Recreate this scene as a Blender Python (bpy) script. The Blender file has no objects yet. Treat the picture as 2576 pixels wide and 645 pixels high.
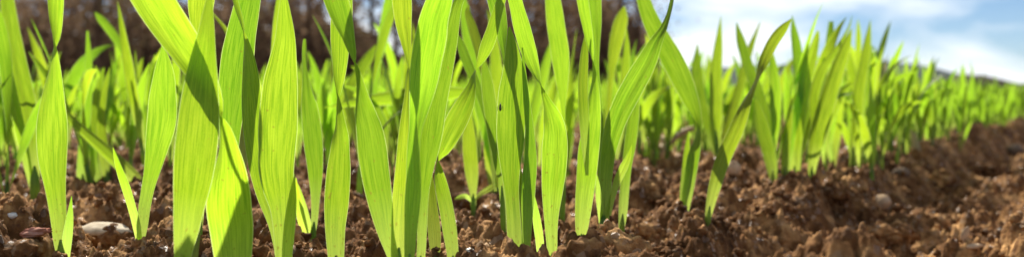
import bpy, math, random
import numpy as np
from mathutils import Vector, Matrix, noise as mnoise

random.seed(7)
rng = np.random.default_rng(11)
R = math.radians
scene = bpy.context.scene
COL = scene.collection

# ------------------------------------------------------------------ camera, sky, sun, exposure
CAM_H = 0.045
PITCH = R(2.19)
FPX = 2472.0                      # focal length for a picture 2575 wide
cam_data = bpy.data.cameras.new("camera")
cam_data.sensor_width = 36.0
cam_data.lens = 36.0 * FPX / 2575.0
cam_data.clip_start = 0.01
cam_data.clip_end = 20000.0
cam_data.dof.use_dof = True
cam_data.dof.focus_distance = 0.236
cam_data.dof.aperture_fstop = 19.5
cam_data.dof.aperture_blades = 0
cam = bpy.data.objects.new("camera", cam_data)
COL.objects.link(cam)
cam.location = (0, 0, CAM_H)
cam.rotation_euler = (R(90) - PITCH, 0, 0)
scene.camera = cam

SUN_EL, SUN_AZ = R(42), R(-14)    # azimuth measured from the view direction (+Y), negative to the left
world = bpy.data.worlds.new("World")
scene.world = world
world.use_nodes = True
wn, wl = world.node_tree.nodes, world.node_tree.links
wn.clear()
w_out = wn.new("ShaderNodeOutputWorld")
w_bg = wn.new("ShaderNodeBackground")
w_bg.inputs["Strength"].default_value = 0.059
sky = wn.new("ShaderNodeTexSky")
sky.sky_type = 'NISHITA'
sky.sun_disc = False
sky.sun_elevation = SUN_EL
sky.sun_rotation = SUN_AZ
sky.altitude = 300
sky.air_density = 0.75
sky.dust_density = 0.0
sky.ozone_density = 6.0
# soft clouds: noise over the direction, stretched along the horizon
tc = wn.new("ShaderNodeTexCoord")
mp = wn.new("ShaderNodeMapping")
mp.inputs["Scale"].default_value = (1.0, 1.0, 3.4)
mp.inputs["Location"].default_value = (0.35, 0.2, 0.0)
cn = wn.new("ShaderNodeTexNoise")
cn.inputs["Scale"].default_value = 4.2
cn.inputs["Detail"].default_value = 6.0
cn.inputs["Roughness"].default_value = 0.5
cn.inputs["Distortion"].default_value = 0.35
cr = wn.new("ShaderNodeValToRGB")
cr.color_ramp.elements[0].position = 0.46
cr.color_ramp.elements[0].color = (0, 0, 0, 1)
cr.color_ramp.elements[1].position = 0.62
cr.color_ramp.elements[1].color = (1, 1, 1, 1)
cm = wn.new("ShaderNodeMixRGB")
cm.inputs["Color2"].default_value = (12.4, 13.0, 13.4, 1)
wl.new(tc.outputs["Generated"], mp.inputs["Vector"])
wl.new(mp.outputs["Vector"], cn.inputs["Vector"])
wl.new(cn.outputs["Fac"], cr.inputs["Fac"])
wl.new(cr.outputs["Color"], cm.inputs["Fac"])
wl.new(sky.outputs["Color"], cm.inputs["Color1"])
wl.new(cm.outputs["Color"], w_bg.inputs["Color"])
wl.new(w_bg.outputs["Background"], w_out.inputs["Surface"])

sun_data = bpy.data.lights.new("sun", 'SUN')
sun_data.energy = 5.0
sun_data.angle = R(0.53)
sun_data.color = (1.0, 0.93, 0.80)
sun = bpy.data.objects.new("sun", sun_data)
COL.objects.link(sun)
to_sun = Vector((math.sin(SUN_AZ) * math.cos(SUN_EL), math.cos(SUN_AZ) * math.cos(SUN_EL), math.sin(SUN_EL)))
sun.rotation_euler = to_sun.to_track_quat('Z', 'Y').to_euler()
sun.location = to_sun * 3

scene.view_settings.view_transform = 'Standard'
scene.view_settings.look = 'None'
scene.view_settings.exposure = 0.65
scene.view_settings.gamma = 1.0
scene.render.engine = 'CYCLES'
scene.cycles.use_denoising = True
scene.cycles.max_bounces = 10
scene.cycles.transmission_bounces = 8
scene.cycles.transparent_max_bounces = 8
scene.cycles.sample_clamp_indirect = 6.0

# ------------------------------------------------------------------ helpers
CF = Vector((0, math.cos(PITCH), -math.sin(PITCH)))
CR = Vector((1, 0, 0))
CU = CR.cross(CF)
CPOS = Vector((0, 0, CAM_H))

def P(x, y, d):
    """point at depth d seen at (x, y) of the 2575 x 645 picture: used to lay plants out at their own distances"""
    return CPOS + (CF + CR * ((x - 1287.5) / FPX) + CU * ((322.5 - y) / FPX)) * d

def dbase(y, h=CAM_H):
    return FPX * h / (y - 228.0)

def tag(o, label=None, cat=None, group=None, kind=None):
    if label: o["label"] = label
    if cat: o["category"] = cat
    if group: o["group"] = group
    if kind: o["kind"] = kind
    return o

def mesh_np(name, V, Q, uv=None, smooth=True, tri=False):
    """mesh from numpy arrays: V (n,3), Q (m,4) or (m,3)"""
    V = np.asarray(V, dtype=np.float32); Q = np.asarray(Q, dtype=np.int32)
    me = bpy.data.meshes.new(name)
    k = Q.shape[1]
    me.vertices.add(len(V)); me.vertices.foreach_set("co", V.ravel())
    me.loops.add(Q.size); me.loops.foreach_set("vertex_index", Q.ravel())
    me.polygons.add(len(Q))
    me.polygons.foreach_set("loop_start", np.arange(0, Q.size, k, dtype=np.int32))
    if uv is not None:
        l = me.uv_layers.new(name="UVMap")
        l.data.foreach_set("uv", np.asarray(uv, dtype=np.float32)[Q.ravel()].ravel())
    me.update(calc_edges=True)
    me.polygons.foreach_set("use_smooth", np.full(len(Q), smooth, dtype=bool))
    me.validate()
    return me

def obj(name, me, mat=None, parent=None):
    o = bpy.data.objects.new(name, me)
    if mat is not None and me is not None and len(me.materials) == 0:
        me.materials.append(mat)
    COL.objects.link(o)
    if parent is not None:
        o.parent = parent
        o.matrix_parent_inverse = Matrix.Translation(-parent.location)
    return o

def empty(name, loc):
    o = bpy.data.objects.new(name, None)
    o.empty_display_size = 0.01
    o.location = loc
    COL.objects.link(o)
    return o

# --- numpy noise
def _h(ix, iy, seed):
    ix = ix.astype(np.int64); iy = iy.astype(np.int64)
    n = (ix * 374761393 + iy * 668265263 + seed * 2147483647 + 1013904223) & 0xFFFFFFFF
    n = ((n ^ (n >> 13)) * 1274126177) & 0xFFFFFFFF
    n = ((n ^ (n >> 16)) * 2246822519) & 0xFFFFFFFF
    n = n ^ (n >> 15)
    return (n & 0xFFFFFF) / float(0x1000000)

def vnoise(x, y, seed):
    ix = np.floor(x); iy = np.floor(y)
    fx = x - ix; fy = y - iy
    fx = fx * fx * (3 - 2 * fx); fy = fy * fy * (3 - 2 * fy)
    a = _h(ix, iy, seed); b = _h(ix + 1, iy, seed); c = _h(ix, iy + 1, seed); d = _h(ix + 1, iy + 1, seed)
    return (a * (1 - fx) + b * fx) * (1 - fy) + (c * (1 - fx) + d * fx) * fy

def fbm(x, y, seed, octv=4):
    s = 0.0; a = 0.5; t = 0.0
    for i in range(octv):
        s = s + a * vnoise(x * 2 ** i, y * 2 ** i, seed + i * 17); t += a; a *= 0.5
    return s / t - 0.5

def lumps(x, y, seed, rmin=0.25, rmax=0.75):
    """union of half-buried balls, one in each unit cell"""
    ix = np.floor(x); iy = np.floor(y)
    best = np.zeros_like(x)
    for dx in (-1, 0, 1):
        for dy in (-1, 0, 1):
            cx = ix + dx; cy = iy + dy
            px = cx + _h(cx, cy, seed); py = cy + _h(cx, cy, seed + 1)
            r = rmin + (rmax - rmin) * _h(cx, cy, seed + 2) ** 1.6
            k = 0.55 + 0.6 * _h(cx, cy, seed + 3)
            v = np.sqrt(np.maximum(0, r * r - (x - px) ** 2 - (y - py) ** 2)) * k
            best = np.maximum(best, v)
    return best

def sstep(a, b, x):
    t = np.clip((x - a) / (b - a), 0, 1)
    return t * t * (3 - 2 * t)

ND = np.array((-0.848, 0.530))      # across the rows
RD = np.array((0.530, 0.848))       # along the rows: away to the right
ROW0, ROWS = 0.135, 0.122

def H_raw(x, y):
    x = np.asarray(x, dtype=np.float64); y = np.asarray(y, dtype=np.float64)
    r = np.hypot(x, y)
    n = x * ND[0] + y * ND[1]; s = x * RD[0] + y * RD[1]
    wig = 0.018 * fbm(s * 9, n * 9, 5, 3)
    z = -0.021 * (1 - sstep(0.088, 0.116, n + wig))
    z = z + 0.010 * (1 - sstep(-0.02, 0.06, n + wig))
    z = z * sstep(0.16, 0.32, s)                        # the furrow opens out to the right
    near = 1 - sstep(3.0, 9.0, r)
    wx = x + 0.006 * fbm(x * 60, y * 60, 31, 2); wy = y + 0.006 * fbm(x * 60, y * 60, 47, 2)
    z = z + 0.022 * (1 + .7 * (1 - sstep(.08, .13, n))) * fbm(x * 14, y * 14, 3, 3) * near
    fine = 1 - sstep(0.8, 1.6, r)
    z = z + (0.50 + .35 * (1 - sstep(.08, .13, n))) * 0.027 * (lumps(wx / 0.027, wy / 0.027, 101) - 0.2) * near
    z = z + 0.40 * 0.012 * (lumps(wx / 0.012, wy / 0.012, 201) - 0.2) * near
    z = z + 0.012 * fbm(x * 110, y * 110, 83, 4) * near
    gate = np.clip(vnoise(x * 90, y * 90, 71) * 1.8 - .3, .15, 1)
    z = z + 1.25 * 0.0046 * (lumps(wx / 0.0046, wy / 0.0046, 301) - 0.2) * gate * fine
    z = z + 1.35 * 0.0021 * lumps(wx / 0.0021, wy / 0.0021, 401) * fine
    z = z + 0.003 * fbm(x * 600, y * 600, 61, 3) * fine
    return z

ANCH = []                              # foot points of the traced seedlings: the soil meets them there
def H(x, y):
    z = H_raw(x, y)
    x = np.asarray(x, dtype=np.float64); y = np.asarray(y, dtype=np.float64)
    for (ax, ay, dz) in ANCH:
        z = z + dz * np.exp(-((x - ax) ** 2 + (y - ay) ** 2) / (2 * 0.011 ** 2))
    return z
def H1(x, y):
    return float(H(np.array([x]), np.array([y]))[0])

# ------------------------------------------------------------------ materials
def new_mat(name):
    m = bpy.data.materials.new(name); m.use_nodes = True
    nt = m.node_tree; nt.nodes.clear()
    out = nt.nodes.new("ShaderNodeOutputMaterial")
    return m, nt.nodes, nt.links, out

def math_node(N, L, op, a, b=None, c=None):
    n = N.new("ShaderNodeMath"); n.operation = op
    for i, v in enumerate((a, b, c)):
        if v is None: continue
        if hasattr(v, "links"): L.new(v, n.inputs[i])
        else: n.inputs[i].default_value = v
    return n.outputs[0]

def ramp(N, L, fac, stops):
    r = N.new("ShaderNodeValToRGB")
    while len(r.color_ramp.elements) < len(stops): r.color_ramp.elements.new(0.5)
    for e, (p, c) in zip(r.color_ramp.elements, stops):
        e.position = p; e.color = (*c, 1)
    L.new(fac, r.inputs["Fac"])
    return r.outputs["Color"]

def leaf_material(name, refl, trans, tfac=0.6, rough=0.42, veins=17.0, spread=0.05):
    m, N, L, out = new_mat(name)
    uv = N.new("ShaderNodeUVMap"); uv.uv_map = "UVMap"
    sep = N.new("ShaderNodeSeparateXYZ"); L.new(uv.outputs["UV"], sep.inputs[0])
    u, v = sep.outputs[0], sep.outputs[1]
    info = N.new("ShaderNodeObjectInfo")
    rnd = info.outputs["Random"]
    # parallel veins: regular fine ones plus irregular broad ones
    w1 = math_node(N, L, 'SINE', math_node(N, L, 'MULTIPLY', u, veins * 6.2832))
    comb = N.new("ShaderNodeCombineXYZ")
    L.new(math_node(N, L, 'MULTIPLY', u, 26.0), comb.inputs[0])
    L.new(math_node(N, L, 'MULTIPLY', v, 1.1), comb.inputs[1])
    L.new(math_node(N, L, 'MULTIPLY', rnd, 91.0), comb.inputs[2])
    n1 = N.new("ShaderNodeTexNoise"); n1.inputs["Scale"].default_value = 1.0; n1.inputs["Detail"].default_value = 3.0
    L.new(comb.outputs[0], n1.inputs["Vector"])
    comb2 = N.new("ShaderNodeCombineXYZ")
    L.new(math_node(N, L, 'MULTIPLY', u, 60.0), comb2.inputs[0])
    L.new(math_node(N, L, 'MULTIPLY', v, 55.0), comb2.inputs[1])
    L.new(math_node(N, L, 'MULTIPLY', rnd, 37.0), comb2.inputs[2])
    n2 = N.new("ShaderNodeTexNoise"); n2.inputs["Scale"].default_value = 1.0; n2.inputs["Detail"].default_value = 1.5
    L.new(comb2.outputs[0], n2.inputs["Vector"])
    vein = math_node(N, L, 'MULTIPLY_ADD', w1, 0.05, math_node(N, L, 'MULTIPLY_ADD', n1.outputs["Fac"], 1.25, -0.16))
    vein = math_node(N, L, 'MULTIPLY_ADD', n2.outputs["Fac"], 0.42, math_node(N, L, 'SUBTRACT', vein, 0.20))
    # midrib
    mid = math_node(N, L, 'ABSOLUTE', math_node(N, L, 'SUBTRACT', u, 0.5))
    rib = math_node(N, L, 'SUBTRACT', 1.0, math_node(N, L, 'SMOOTH_MIN', math_node(N, L, 'MULTIPLY', mid, 34.0), 1.0, 0.2))
    fac = math_node(N, L, 'SUBTRACT', vein, math_node(N, L, 'MULTIPLY', rib, 0.10))
    lo = tuple(c * k for c, k in zip(trans, (0.62, 0.74, 0.5)))
    hi = tuple(min(0.95, c * k) for c, k in zip(trans, (1.25, 1.15, 1.5)))
    tcol = ramp(N, L, fac, [(0.28, lo), (0.5, trans), (0.74, hi)])
    rcol = ramp(N, L, fac, [(0.28, tuple(c * 0.75 for c in refl)), (0.74, tuple(c * 1.2 for c in refl))])
    # each plant a little different in hue and strength
    def vary(c):
        h = N.new("ShaderNodeHueSaturation")
        L.new(math_node(N, L, 'MULTIPLY_ADD', rnd, spread, 0.5 - spread * 0.5), h.inputs["Hue"])
        L.new(math_node(N, L, 'MULTIPLY_ADD', math_node(N, L, 'FRACT', math_node(N, L, 'MULTIPLY', rnd, 7.3)), 0.46, 0.70), h.inputs["Value"])
        L.new(c, h.inputs["Color"])
        return h.outputs["Color"]
    tcol = vary(tcol); rcol = vary(rcol)
    pale = N.new("ShaderNodeMixRGB"); pale.inputs["Color2"].default_value = (0.66, 0.76, 0.20, 1)
    L.new(math_node(N, L, 'MULTIPLY', math_node(N, L, 'SUBTRACT', 1.0, math_node(N, L, 'MINIMUM', math_node(N, L, 'MULTIPLY', v, 0.5), 1.0)), 0.55), pale.inputs["Fac"])
    L.new(tcol, pale.inputs["Color1"]); tcol = pale.outputs[0]
    edge = math_node(N, L, 'GREATER_THAN', mid, 0.483)
    em = N.new("ShaderNodeMixRGB"); em.inputs["Color2"].default_value = (0.72, 0.86, 0.34, 1)  # paler leaf margin, with the bright rim glow painted into its colour
    L.new(math_node(N, L, 'MULTIPLY', edge, 0.7), em.inputs["Fac"]); L.new(tcol, em.inputs["Color1"])
    comb3 = N.new("ShaderNodeCombineXYZ")
    L.new(math_node(N, L, 'MULTIPLY', u, 5.0), comb3.inputs[0]); L.new(math_node(N, L, 'MULTIPLY', v, 6.0), comb3.inputs[1])
    L.new(math_node(N, L, 'MULTIPLY', rnd, 53.0), comb3.inputs[2])
    n3 = N.new("ShaderNodeTexNoise"); n3.inputs["Scale"].default_value = 1.4; n3.inputs["Detail"].default_value = 2.0
    L.new(comb3.outputs[0], n3.inputs["Vector"])
    low = math_node(N, L, 'SUBTRACT', 1.0, math_node(N, L, 'MINIMUM', math_node(N, L, 'MULTIPLY', v, 0.36), 1.0))
    spot = math_node(N, L, 'MULTIPLY', math_node(N, L, 'GREATER_THAN', n3.outputs["Fac"], math_node(N, L, 'MULTIPLY_ADD', low, -0.09, 0.725)), 0.6)
    sm = N.new("ShaderNodeMixRGB"); sm.inputs["Color2"].default_value = (0.30, 0.24, 0.03, 1)
    L.new(spot, sm.inputs["Fac"]); L.new(em.outputs[0], sm.inputs["Color1"])
    tcol = sm.outputs[0]
    bump = N.new("ShaderNodeBump"); bump.inputs["Strength"].default_value = 0.35; bump.inputs["Distance"].default_value = 0.0003
    L.new(vein, bump.inputs["Height"])
    pr = N.new("ShaderNodeBsdfPrincipled")
    pr.inputs["Roughness"].default_value = rough
    pr.inputs["Specular IOR Level"].default_value = 0.6
    L.new(rcol, pr.inputs["Base Color"]); L.new(bump.outputs["Normal"], pr.inputs["Normal"])
    tr = N.new("ShaderNodeBsdfTranslucent")
    L.new(tcol, tr.inputs["Color"]); L.new(bump.outputs["Normal"], tr.inputs["Normal"])
    mx = N.new("ShaderNodeMixShader"); mx.inputs[0].default_value = tfac
    L.new(pr.outputs[0], mx.inputs[1]); L.new(tr.outputs[0], mx.inputs[2])
    L.new(mx.outputs[0], out.inputs["Surface"])
    return m

M_LEAF = leaf_material("seedling_leaf", (0.085, 0.16, 0.022), (0.385, 0.615, 0.022), 0.74, 0.36, spread=0.035)
M_STEM = leaf_material("seedling_stem", (0.12, 0.20, 0.04), (0.50, 0.70, 0.08), 0.5, 0.45, 9.0)
M_DRY = leaf_material("dry_blade", (0.42, 0.34, 0.19), (0.60, 0.48, 0.26), 0.35, 0.6, 11.0, 0.02)

def soil_material():
    m, N, L, out = new_mat("soil")
    geo = N.new("ShaderNodeNewGeometry")
    def noise(scale, detail, rough=0.55):
        n = N.new("ShaderNodeTexNoise"); n.inputs["Scale"].default_value = scale
        n.inputs["Detail"].default_value = detail; n.inputs["Roughness"].default_value = rough
        L.new(geo.outputs["Position"], n.inputs["Vector"]); return n.outputs["Fac"]
    big, mid, fine = noise(22, 3), noise(170, 4), noise(900, 5, .65)
    f = math_node(N, L, 'MULTIPLY_ADD', mid, 0.55, math_node(N, L, 'MULTIPLY', big, 0.45))
    col = ramp(N, L, f, [(0.33, (0.030, 0.012, 0.005)), (0.5, (0.20, 0.094, 0.035)), (0.65, (0.64, 0.365, 0.150))])
    # scattered mineral grains, pale or rusty
    vo = N.new("ShaderNodeTexVoronoi"); vo.inputs["Scale"].default_value = 620
    L.new(geo.outputs["Position"], vo.inputs["Vector"])
    sp = N.new("ShaderNodeSeparateColor"); L.new(vo.outputs["Color"], sp.inputs[0])
    grain = ramp(N, L, sp.outputs[1], [(0.2, (0.10, 0.055, 0.035)), (0.6, (0.30, 0.15, 0.06)), (0.85, (0.34, 0.24, 0.15)), (1.0, (0.45, 0.34, 0.24))])
    gm = math_node(N, L, 'MULTIPLY', math_node(N, L, 'GREATER_THAN', sp.outputs[0], 0.72), 0.5)
    mix = N.new("ShaderNodeMixRGB"); L.new(gm, mix.inputs["Fac"]); L.new(col, mix.inputs["Color1"]); L.new(grain, mix.inputs["Color2"])
    bump = N.new("ShaderNodeBump"); bump.inputs["Strength"].default_value = 0.9; bump.inputs["Distance"].default_value = 0.0012
    L.new(fine, bump.inputs["Height"])
    pr = N.new("ShaderNodeBsdfPrincipled")
    L.new(mix.outputs[0], pr.inputs["Base Color"]); L.new(bump.outputs["Normal"], pr.inputs["Normal"])
    pr.inputs["Roughness"].default_value = 0.72
    # dull soil with a few wet, glinting grains
    wet = math_node(N, L, 'GREATER_THAN', sp.outputs[2], 0.965)
    L.new(math_node(N, L, 'MULTIPLY_ADD', wet, 0.55, 0.06), pr.inputs["Specular IOR Level"])
    L.new(math_node(N, L, 'MULTIPLY_ADD', wet, -0.45, 0.80), pr.inputs["Roughness"])
    L.new(pr.outputs[0], out.inputs["Surface"])
    return m
M_SOIL = soil_material()

def simple_mat(name, c1, c2, scale, rough=0.7, spec=0.3, bump=0.0, bdist=0.001, coords="Object", detail=4.0):
    m, N, L, out = new_mat(name)
    tcn = N.new("ShaderNodeTexCoord")
    n = N.new("ShaderNodeTexNoise"); n.inputs["Scale"].default_value = scale; n.inputs["Detail"].default_value = detail
    L.new(tcn.outputs[coords], n.inputs["Vector"])
    col = ramp(N, L, n.outputs["Fac"], [(0.32, c1), (0.68, c2)])
    pr = N.new("ShaderNodeBsdfPrincipled"); pr.inputs["Roughness"].default_value = rough
    pr.inputs["Specular IOR Level"].default_value = spec
    L.new(col, pr.inputs["Base Color"])
    if bump:
        b = N.new("ShaderNodeBump"); b.inputs["Strength"].default_value = bump; b.inputs["Distance"].default_value = bdist
        L.new(n.outputs["Fac"], b.inputs["Height"]); L.new(b.outputs["Normal"], pr.inputs["Normal"])
    L.new(pr.outputs[0], out.inputs["Surface"])
    return m
M_STONE = simple_mat("pale_stone", (0.40, 0.32, 0.22), (0.66, 0.57, 0.43), 260, 0.8, 0.12, 0.5, 0.0008)
M_STONE_TAN = simple_mat("tan_stone", (0.36, 0.24, 0.14), (0.58, 0.42, 0.27), 240, 0.8, 0.12, 0.5, 0.0008)
M_STONE_RED = simple_mat("rusty_stone", (0.30, 0.07, 0.03), (0.46, 0.26, 0.20), 120, 0.85, 0.1, 0.4, 0.0008)
M_STONE_GREY = simple_mat("grey_stone", (0.12, 0.085, 0.06), (0.24, 0.18, 0.13), 200, 0.85, 0.1, 0.5, 0.0008)
M_QUARTZ = simple_mat("white_quartz", (0.50, 0.48, 0.44), (0.72, 0.70, 0.66), 300, 0.25, 0.5, 0.2, 0.0004)
M_STRAW = simple_mat("straw", (0.26, 0.15, 0.07), (0.46, 0.31, 0.16), 500, 0.6, 0.3, 0.3, 0.0003)
M_BARK_CHIP = simple_mat("bark_chip", (0.05, 0.025, 0.015), (0.17, 0.08, 0.045), 420, 0.75, 0.3, 0.8, 0.0006)
M_INSECT = simple_mat("insect_shell", (0.012, 0.010, 0.008), (0.035, 0.025, 0.018), 2000, 0.3, 0.5)
M_BARK = simple_mat("tree_bark", (0.07, 0.045, 0.028), (0.15, 0.10, 0.065), 2.2, 0.9, 0.2, 0.6, 0.03)
def dry_foliage(name, c1, c2, t):
    m, N, L, out = new_mat(name)
    geo = N.new("ShaderNodeNewGeometry")
    n = N.new("ShaderNodeTexNoise"); n.inputs["Scale"].default_value = .45; n.inputs["Detail"].default_value = 3.0
    L.new(geo.outputs["Position"], n.inputs["Vector"])
    col = ramp(N, L, n.outputs["Fac"], [(0.35, c1), (0.65, c2)])
    df = N.new("ShaderNodeBsdfDiffuse"); tr = N.new("ShaderNodeBsdfTranslucent")
    L.new(col, df.inputs[0]); L.new(col, tr.inputs[0])
    mx = N.new("ShaderNodeMixShader"); mx.inputs[0].default_value = t
    L.new(df.outputs[0], mx.inputs[1]); L.new(tr.outputs[0], mx.inputs[2]); L.new(mx.outputs[0], out.inputs["Surface"])
    return m
M_TWIGS = dry_foliage("brown_dry_leaves", (0.115, 0.075, 0.048), (0.26, 0.175, 0.11), .5)
M_TWIGS_OLIVE = dry_foliage("olive_dry_leaves", (0.11, 0.085, 0.045), (0.22, 0.17, 0.09), .45)
M_HILL = simple_mat("hill_forest", (0.010, 0.020, 0.016), (0.028, 0.044, 0.032), 0.012, 0.95, 0.1)
M_HEDGE = simple_mat("far_hedge", (0.045, 0.038, 0.022), (0.10, 0.085, 0.05), 0.5, 0.95, 0.1)
M_FIELD = None

# ------------------------------------------------------------------ blades
def resample(pts, n):
    """Catmull-Rom through rows of numbers; first three columns are the position"""
    A = np.asarray(pts, dtype=np.float64)
    seg = np.linalg.norm(np.diff(A[:, :3], axis=0), axis=1) ** 0.75 + 1e-9
    t = np.concatenate(([0], np.cumsum(seg)))
    ts = np.linspace(0, t[-1], n)
    out = np.zeros((n, A.shape[1]))
    # finite-difference tangents, monotone-limited for the width column
    m = np.zeros_like(A)
    d = np.diff(A, axis=0) / seg[:, None]
    m[0] = d[0]; m[-1] = d[-1]
    if len(A) > 2:
        h0 = seg[:-1, None]; h1 = seg[1:, None]
        m[1:-1] = (d[:-1] * h1 + d[1:] * h0) / (h0 + h1)
        for c in range(3, A.shape[1]):
            bad = d[:-1, c] * d[1:, c] <= 0
            m[1:-1, c][bad] = 0
    k = np.clip(np.searchsorted(t, ts, side='right') - 1, 0, len(seg) - 1)
    h = seg[k]; x = (ts - t[k]) / h
    x = x[:, None]; h = h[:, None]
    out = ((1 + 2 * x) * (1 - x) ** 2) * A[k] + (x * (1 - x) ** 2) * h * m[k] + (x * x * (3 - 2 * x)) * A[k + 1] + (x * x * (x - 1)) * h * m[k + 1]
    return out

def ribbon(C, W, E, Nn, across=8, fold=0.10, ripple=0.0, seed=0):
    """grid ribbon: C centres, W widths, E edge directions, Nn normals -> verts, quads, uv"""
    n = len(C)
    us = np.linspace(-1, 1, across + 1)
    ln = np.concatenate(([0], np.cumsum(np.linalg.norm(np.diff(C, axis=0), axis=1))))
    V = np.zeros((n, across + 1, 3)); UV = np.zeros((n, across + 1, 2))
    ph = seed * 1.7
    for j, u in enumerate(us):
        prof = fold * (abs(u) ** 1.3 - 0.45) + 0.03 * math.cos(u * 7.0)
        rp = ripple * (abs(u) ** 2) * np.sin(ln / 0.011 + ph + (2.1 if u > 0 else 0)) * 0.5
        V[:, j] = C + E * (u * W * 0.5)[:, None] + Nn * ((prof + rp) * W)[:, None]
        UV[:, j, 0] = (u + 1) / 2; UV[:, j, 1] = ln / 0.01
    a = np.arange(n - 1)[:, None] * (across + 1) + np.arange(across)[None, :]
    Q = np.stack([a, a + 1, a + across + 2, a + across + 1], axis=-1).reshape(-1, 4)
    return V.reshape(-1, 3), Q, UV.reshape(-1, 2)

def traced_blade(pts, d0, d1=None, bulge=0.0, fold=0.10, flip=1, n=44, across=8, ripple=0.05, seed=0):
    """pts: (x, y, true width, roll in degrees), base to tip; the blade leans from depth d0 at its base to d1 at its tip"""
    if d1 is None: d1 = d0
    A = np.array([tuple(p) + (0,) * (4 - len(p)) for p in pts], dtype=np.float64)
    L = np.concatenate(([0], np.cumsum(np.hypot(np.diff(A[:, 0]), np.diff(A[:, 1])))))
    s = L / L[-1]
    rows = []
    for (x, y, w, ro), t in zip(A, s):
        d = d0 + (d1 - d0) * t + bulge * math.sin(math.pi * t)
        p = P(x, y, d)
        rows.append((p.x, p.y, p.z, .95 * w / FPX * d, ro))
    S = resample(rows, n)
    C = S[:, :3]; W = np.maximum(S[:, 3], 0.00015); ro = np.radians(S[:, 4])
    T = np.gradient(C, axis=0); T /= np.linalg.norm(T, axis=1)[:, None]
    Vw = C - np.array(CPOS); Vw /= np.linalg.norm(Vw, axis=1)[:, None]
    X = np.cross(T, Vw); X /= np.linalg.norm(X, axis=1)[:, None]
    O = np.cross(X, T)
    E = np.cos(ro)[:, None] * X + np.sin(ro)[:, None] * O
    Nn = np.cross(E, T) * flip
    return ribbon(C, W, E, Nn, across, fold, ripple, seed)

def tube(path, radii, sides=10):
    A = np.asarray(path, dtype=np.float64); n = len(A)
    T = np.gradient(A, axis=0); T /= np.linalg.norm(T, axis=1)[:, None] + 1e-12
    ref = np.array((0.31, 0.95, 0.05))
    X = np.cross(T, ref); X /= np.linalg.norm(X, axis=1)[:, None]
    Y = np.cross(T, X)
    th = np.linspace(0, 2 * math.pi, sides, endpoint=False)
    V = A[:, None, :] + (X[:, None, :] * np.cos(th)[None, :, None] + Y[:, None, :] * np.sin(th)[None, :, None]) * np.asarray(radii)[:, None, None]
    Q = []
    for i in range(n - 1):
        for j in range(sides):
            k = (j + 1) % sides
            Q.append((i * sides + j, i * sides + k, (i + 1) * sides + k, (i + 1) * sides + j))
    V = V.reshape(-1, 3)
    # end caps: collapse rings to their centres
    V = np.vstack([V, A[0], A[-1]]); c0, c1 = len(V) - 2, len(V) - 1
    for j in range(sides):
        k = (j + 1) % sides
        Q.append((c0, k, j, j)); Q.append((c1, (n - 1) * sides + j, (n - 1) * sides + k, (n - 1) * sides + k))
    F = [tuple(q) if len(set(q)) == 4 else tuple(dict.fromkeys(q)) for q in Q]
    uv = np.zeros((len(V), 2))
    uv[:n * sides, 0] = np.tile(np.abs(np.linspace(-1, 1, sides)), n)
    uv[:n * sides, 1] = np.repeat(np.concatenate(([0], np.cumsum(np.linalg.norm(np.diff(A, axis=0), axis=1)))) / 0.01, sides)
    return V, F, uv

def mesh_py(name, V, F, uv=None, smooth=True):
    me = bpy.data.meshes.new(name)
    me.from_pydata([tuple(v) for v in V], [], F)
    if uv is not None:
        l = me.uv_layers.new(name="UVMap")
        vi = np.zeros(len(me.loops), dtype=np.int32); me.loops.foreach_get("vertex_index", vi)
        l.data.foreach_set("uv", np.asarray(uv, dtype=np.float32)[vi].ravel())
    me.polygons.foreach_set("use_smooth", np.full(len(me.polygons), smooth, dtype=bool))
    me.update()
    return me

# ------------------------------------------------------------------ the traced seedlings
# each: label, depth of the foot, foot (x, y), blades [(points base->tip), tip depth offset, bulge], group
SEEDLINGS = []
def S(label, d, foot, blades, stem=18, stem_top=None, group="seedlings of the front rows", name="seedling"):
    SEEDLINGS.append((label, d, foot, blades, stem, stem_top, group))

FR, SR, BR = "seedlings of the front row", "seedlings of the second row", "seedlings of the third row"

S("seedling with an hourglass-twisted blade and small side blade, left of the pale stone", .262, (160, 668), [
    ([(159, 660, 24), (152, 605, 34), (147, 545, 40), (139, 470, 51), (132, 400, 70), (131, 330, 77), (131, 250, 62, 20), (134, 190, 50, 45), (136, 130, 44, 78), (138, 95, 44, 112), (138, 50, 44, 138), (138, 0, 46, 150), (139, -60, 38, 160), (141, -120, 20, 165), (142, -165, 2, 165)], .012, .004),
    ([(164, 655, 20), (169, 600, 24), (175, 550, 18), (180, 492, 1)], -.006, 0)], 22)
S("Y-shaped seedling, one broad and one thin blade, right of the pale flat stone", .265, (353, 655), [
    ([(351, 612, 18), (358, 572, 25), (363, 522, 30), (372, 472, 33), (384, 422, 43), (394, 372, 58), (404, 322, 72), (408, 290, 74), (409, 250, 70), (412, 200, 57), (412, 165, 42), (411, 125, 14), (410, 100, 2)], .012, .003),
    ([(350, 602, 16), (341, 555, 21), (331, 518, 21), (317, 472, 22), (299, 422, 16), (290, 392, 9), (284, 370, 1)], -.008, 0)], 19, (351, 600))
S("seedling whose broad blade narrows midway and crosses leftwards out of the top", .202, (592, 800), [
    ([(592, 770, 50), (590, 700, 82), (586, 642, 98), (582, 572, 113), (576, 522, 117), (575, 472, 108), (576, 422, 84, 20), (572, 372, 66, 42), (562, 318, 56, 66), (545, 270, 60, 120), (524, 225, 68, 146), (490, 158, 86, 165), (451, 100, 94, 172), (385, 0, 102, 180), (345, -70, 95, 180), (300, -150, 50, 180), (280, -190, 2, 180)], -.014, .0)], 30)
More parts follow.
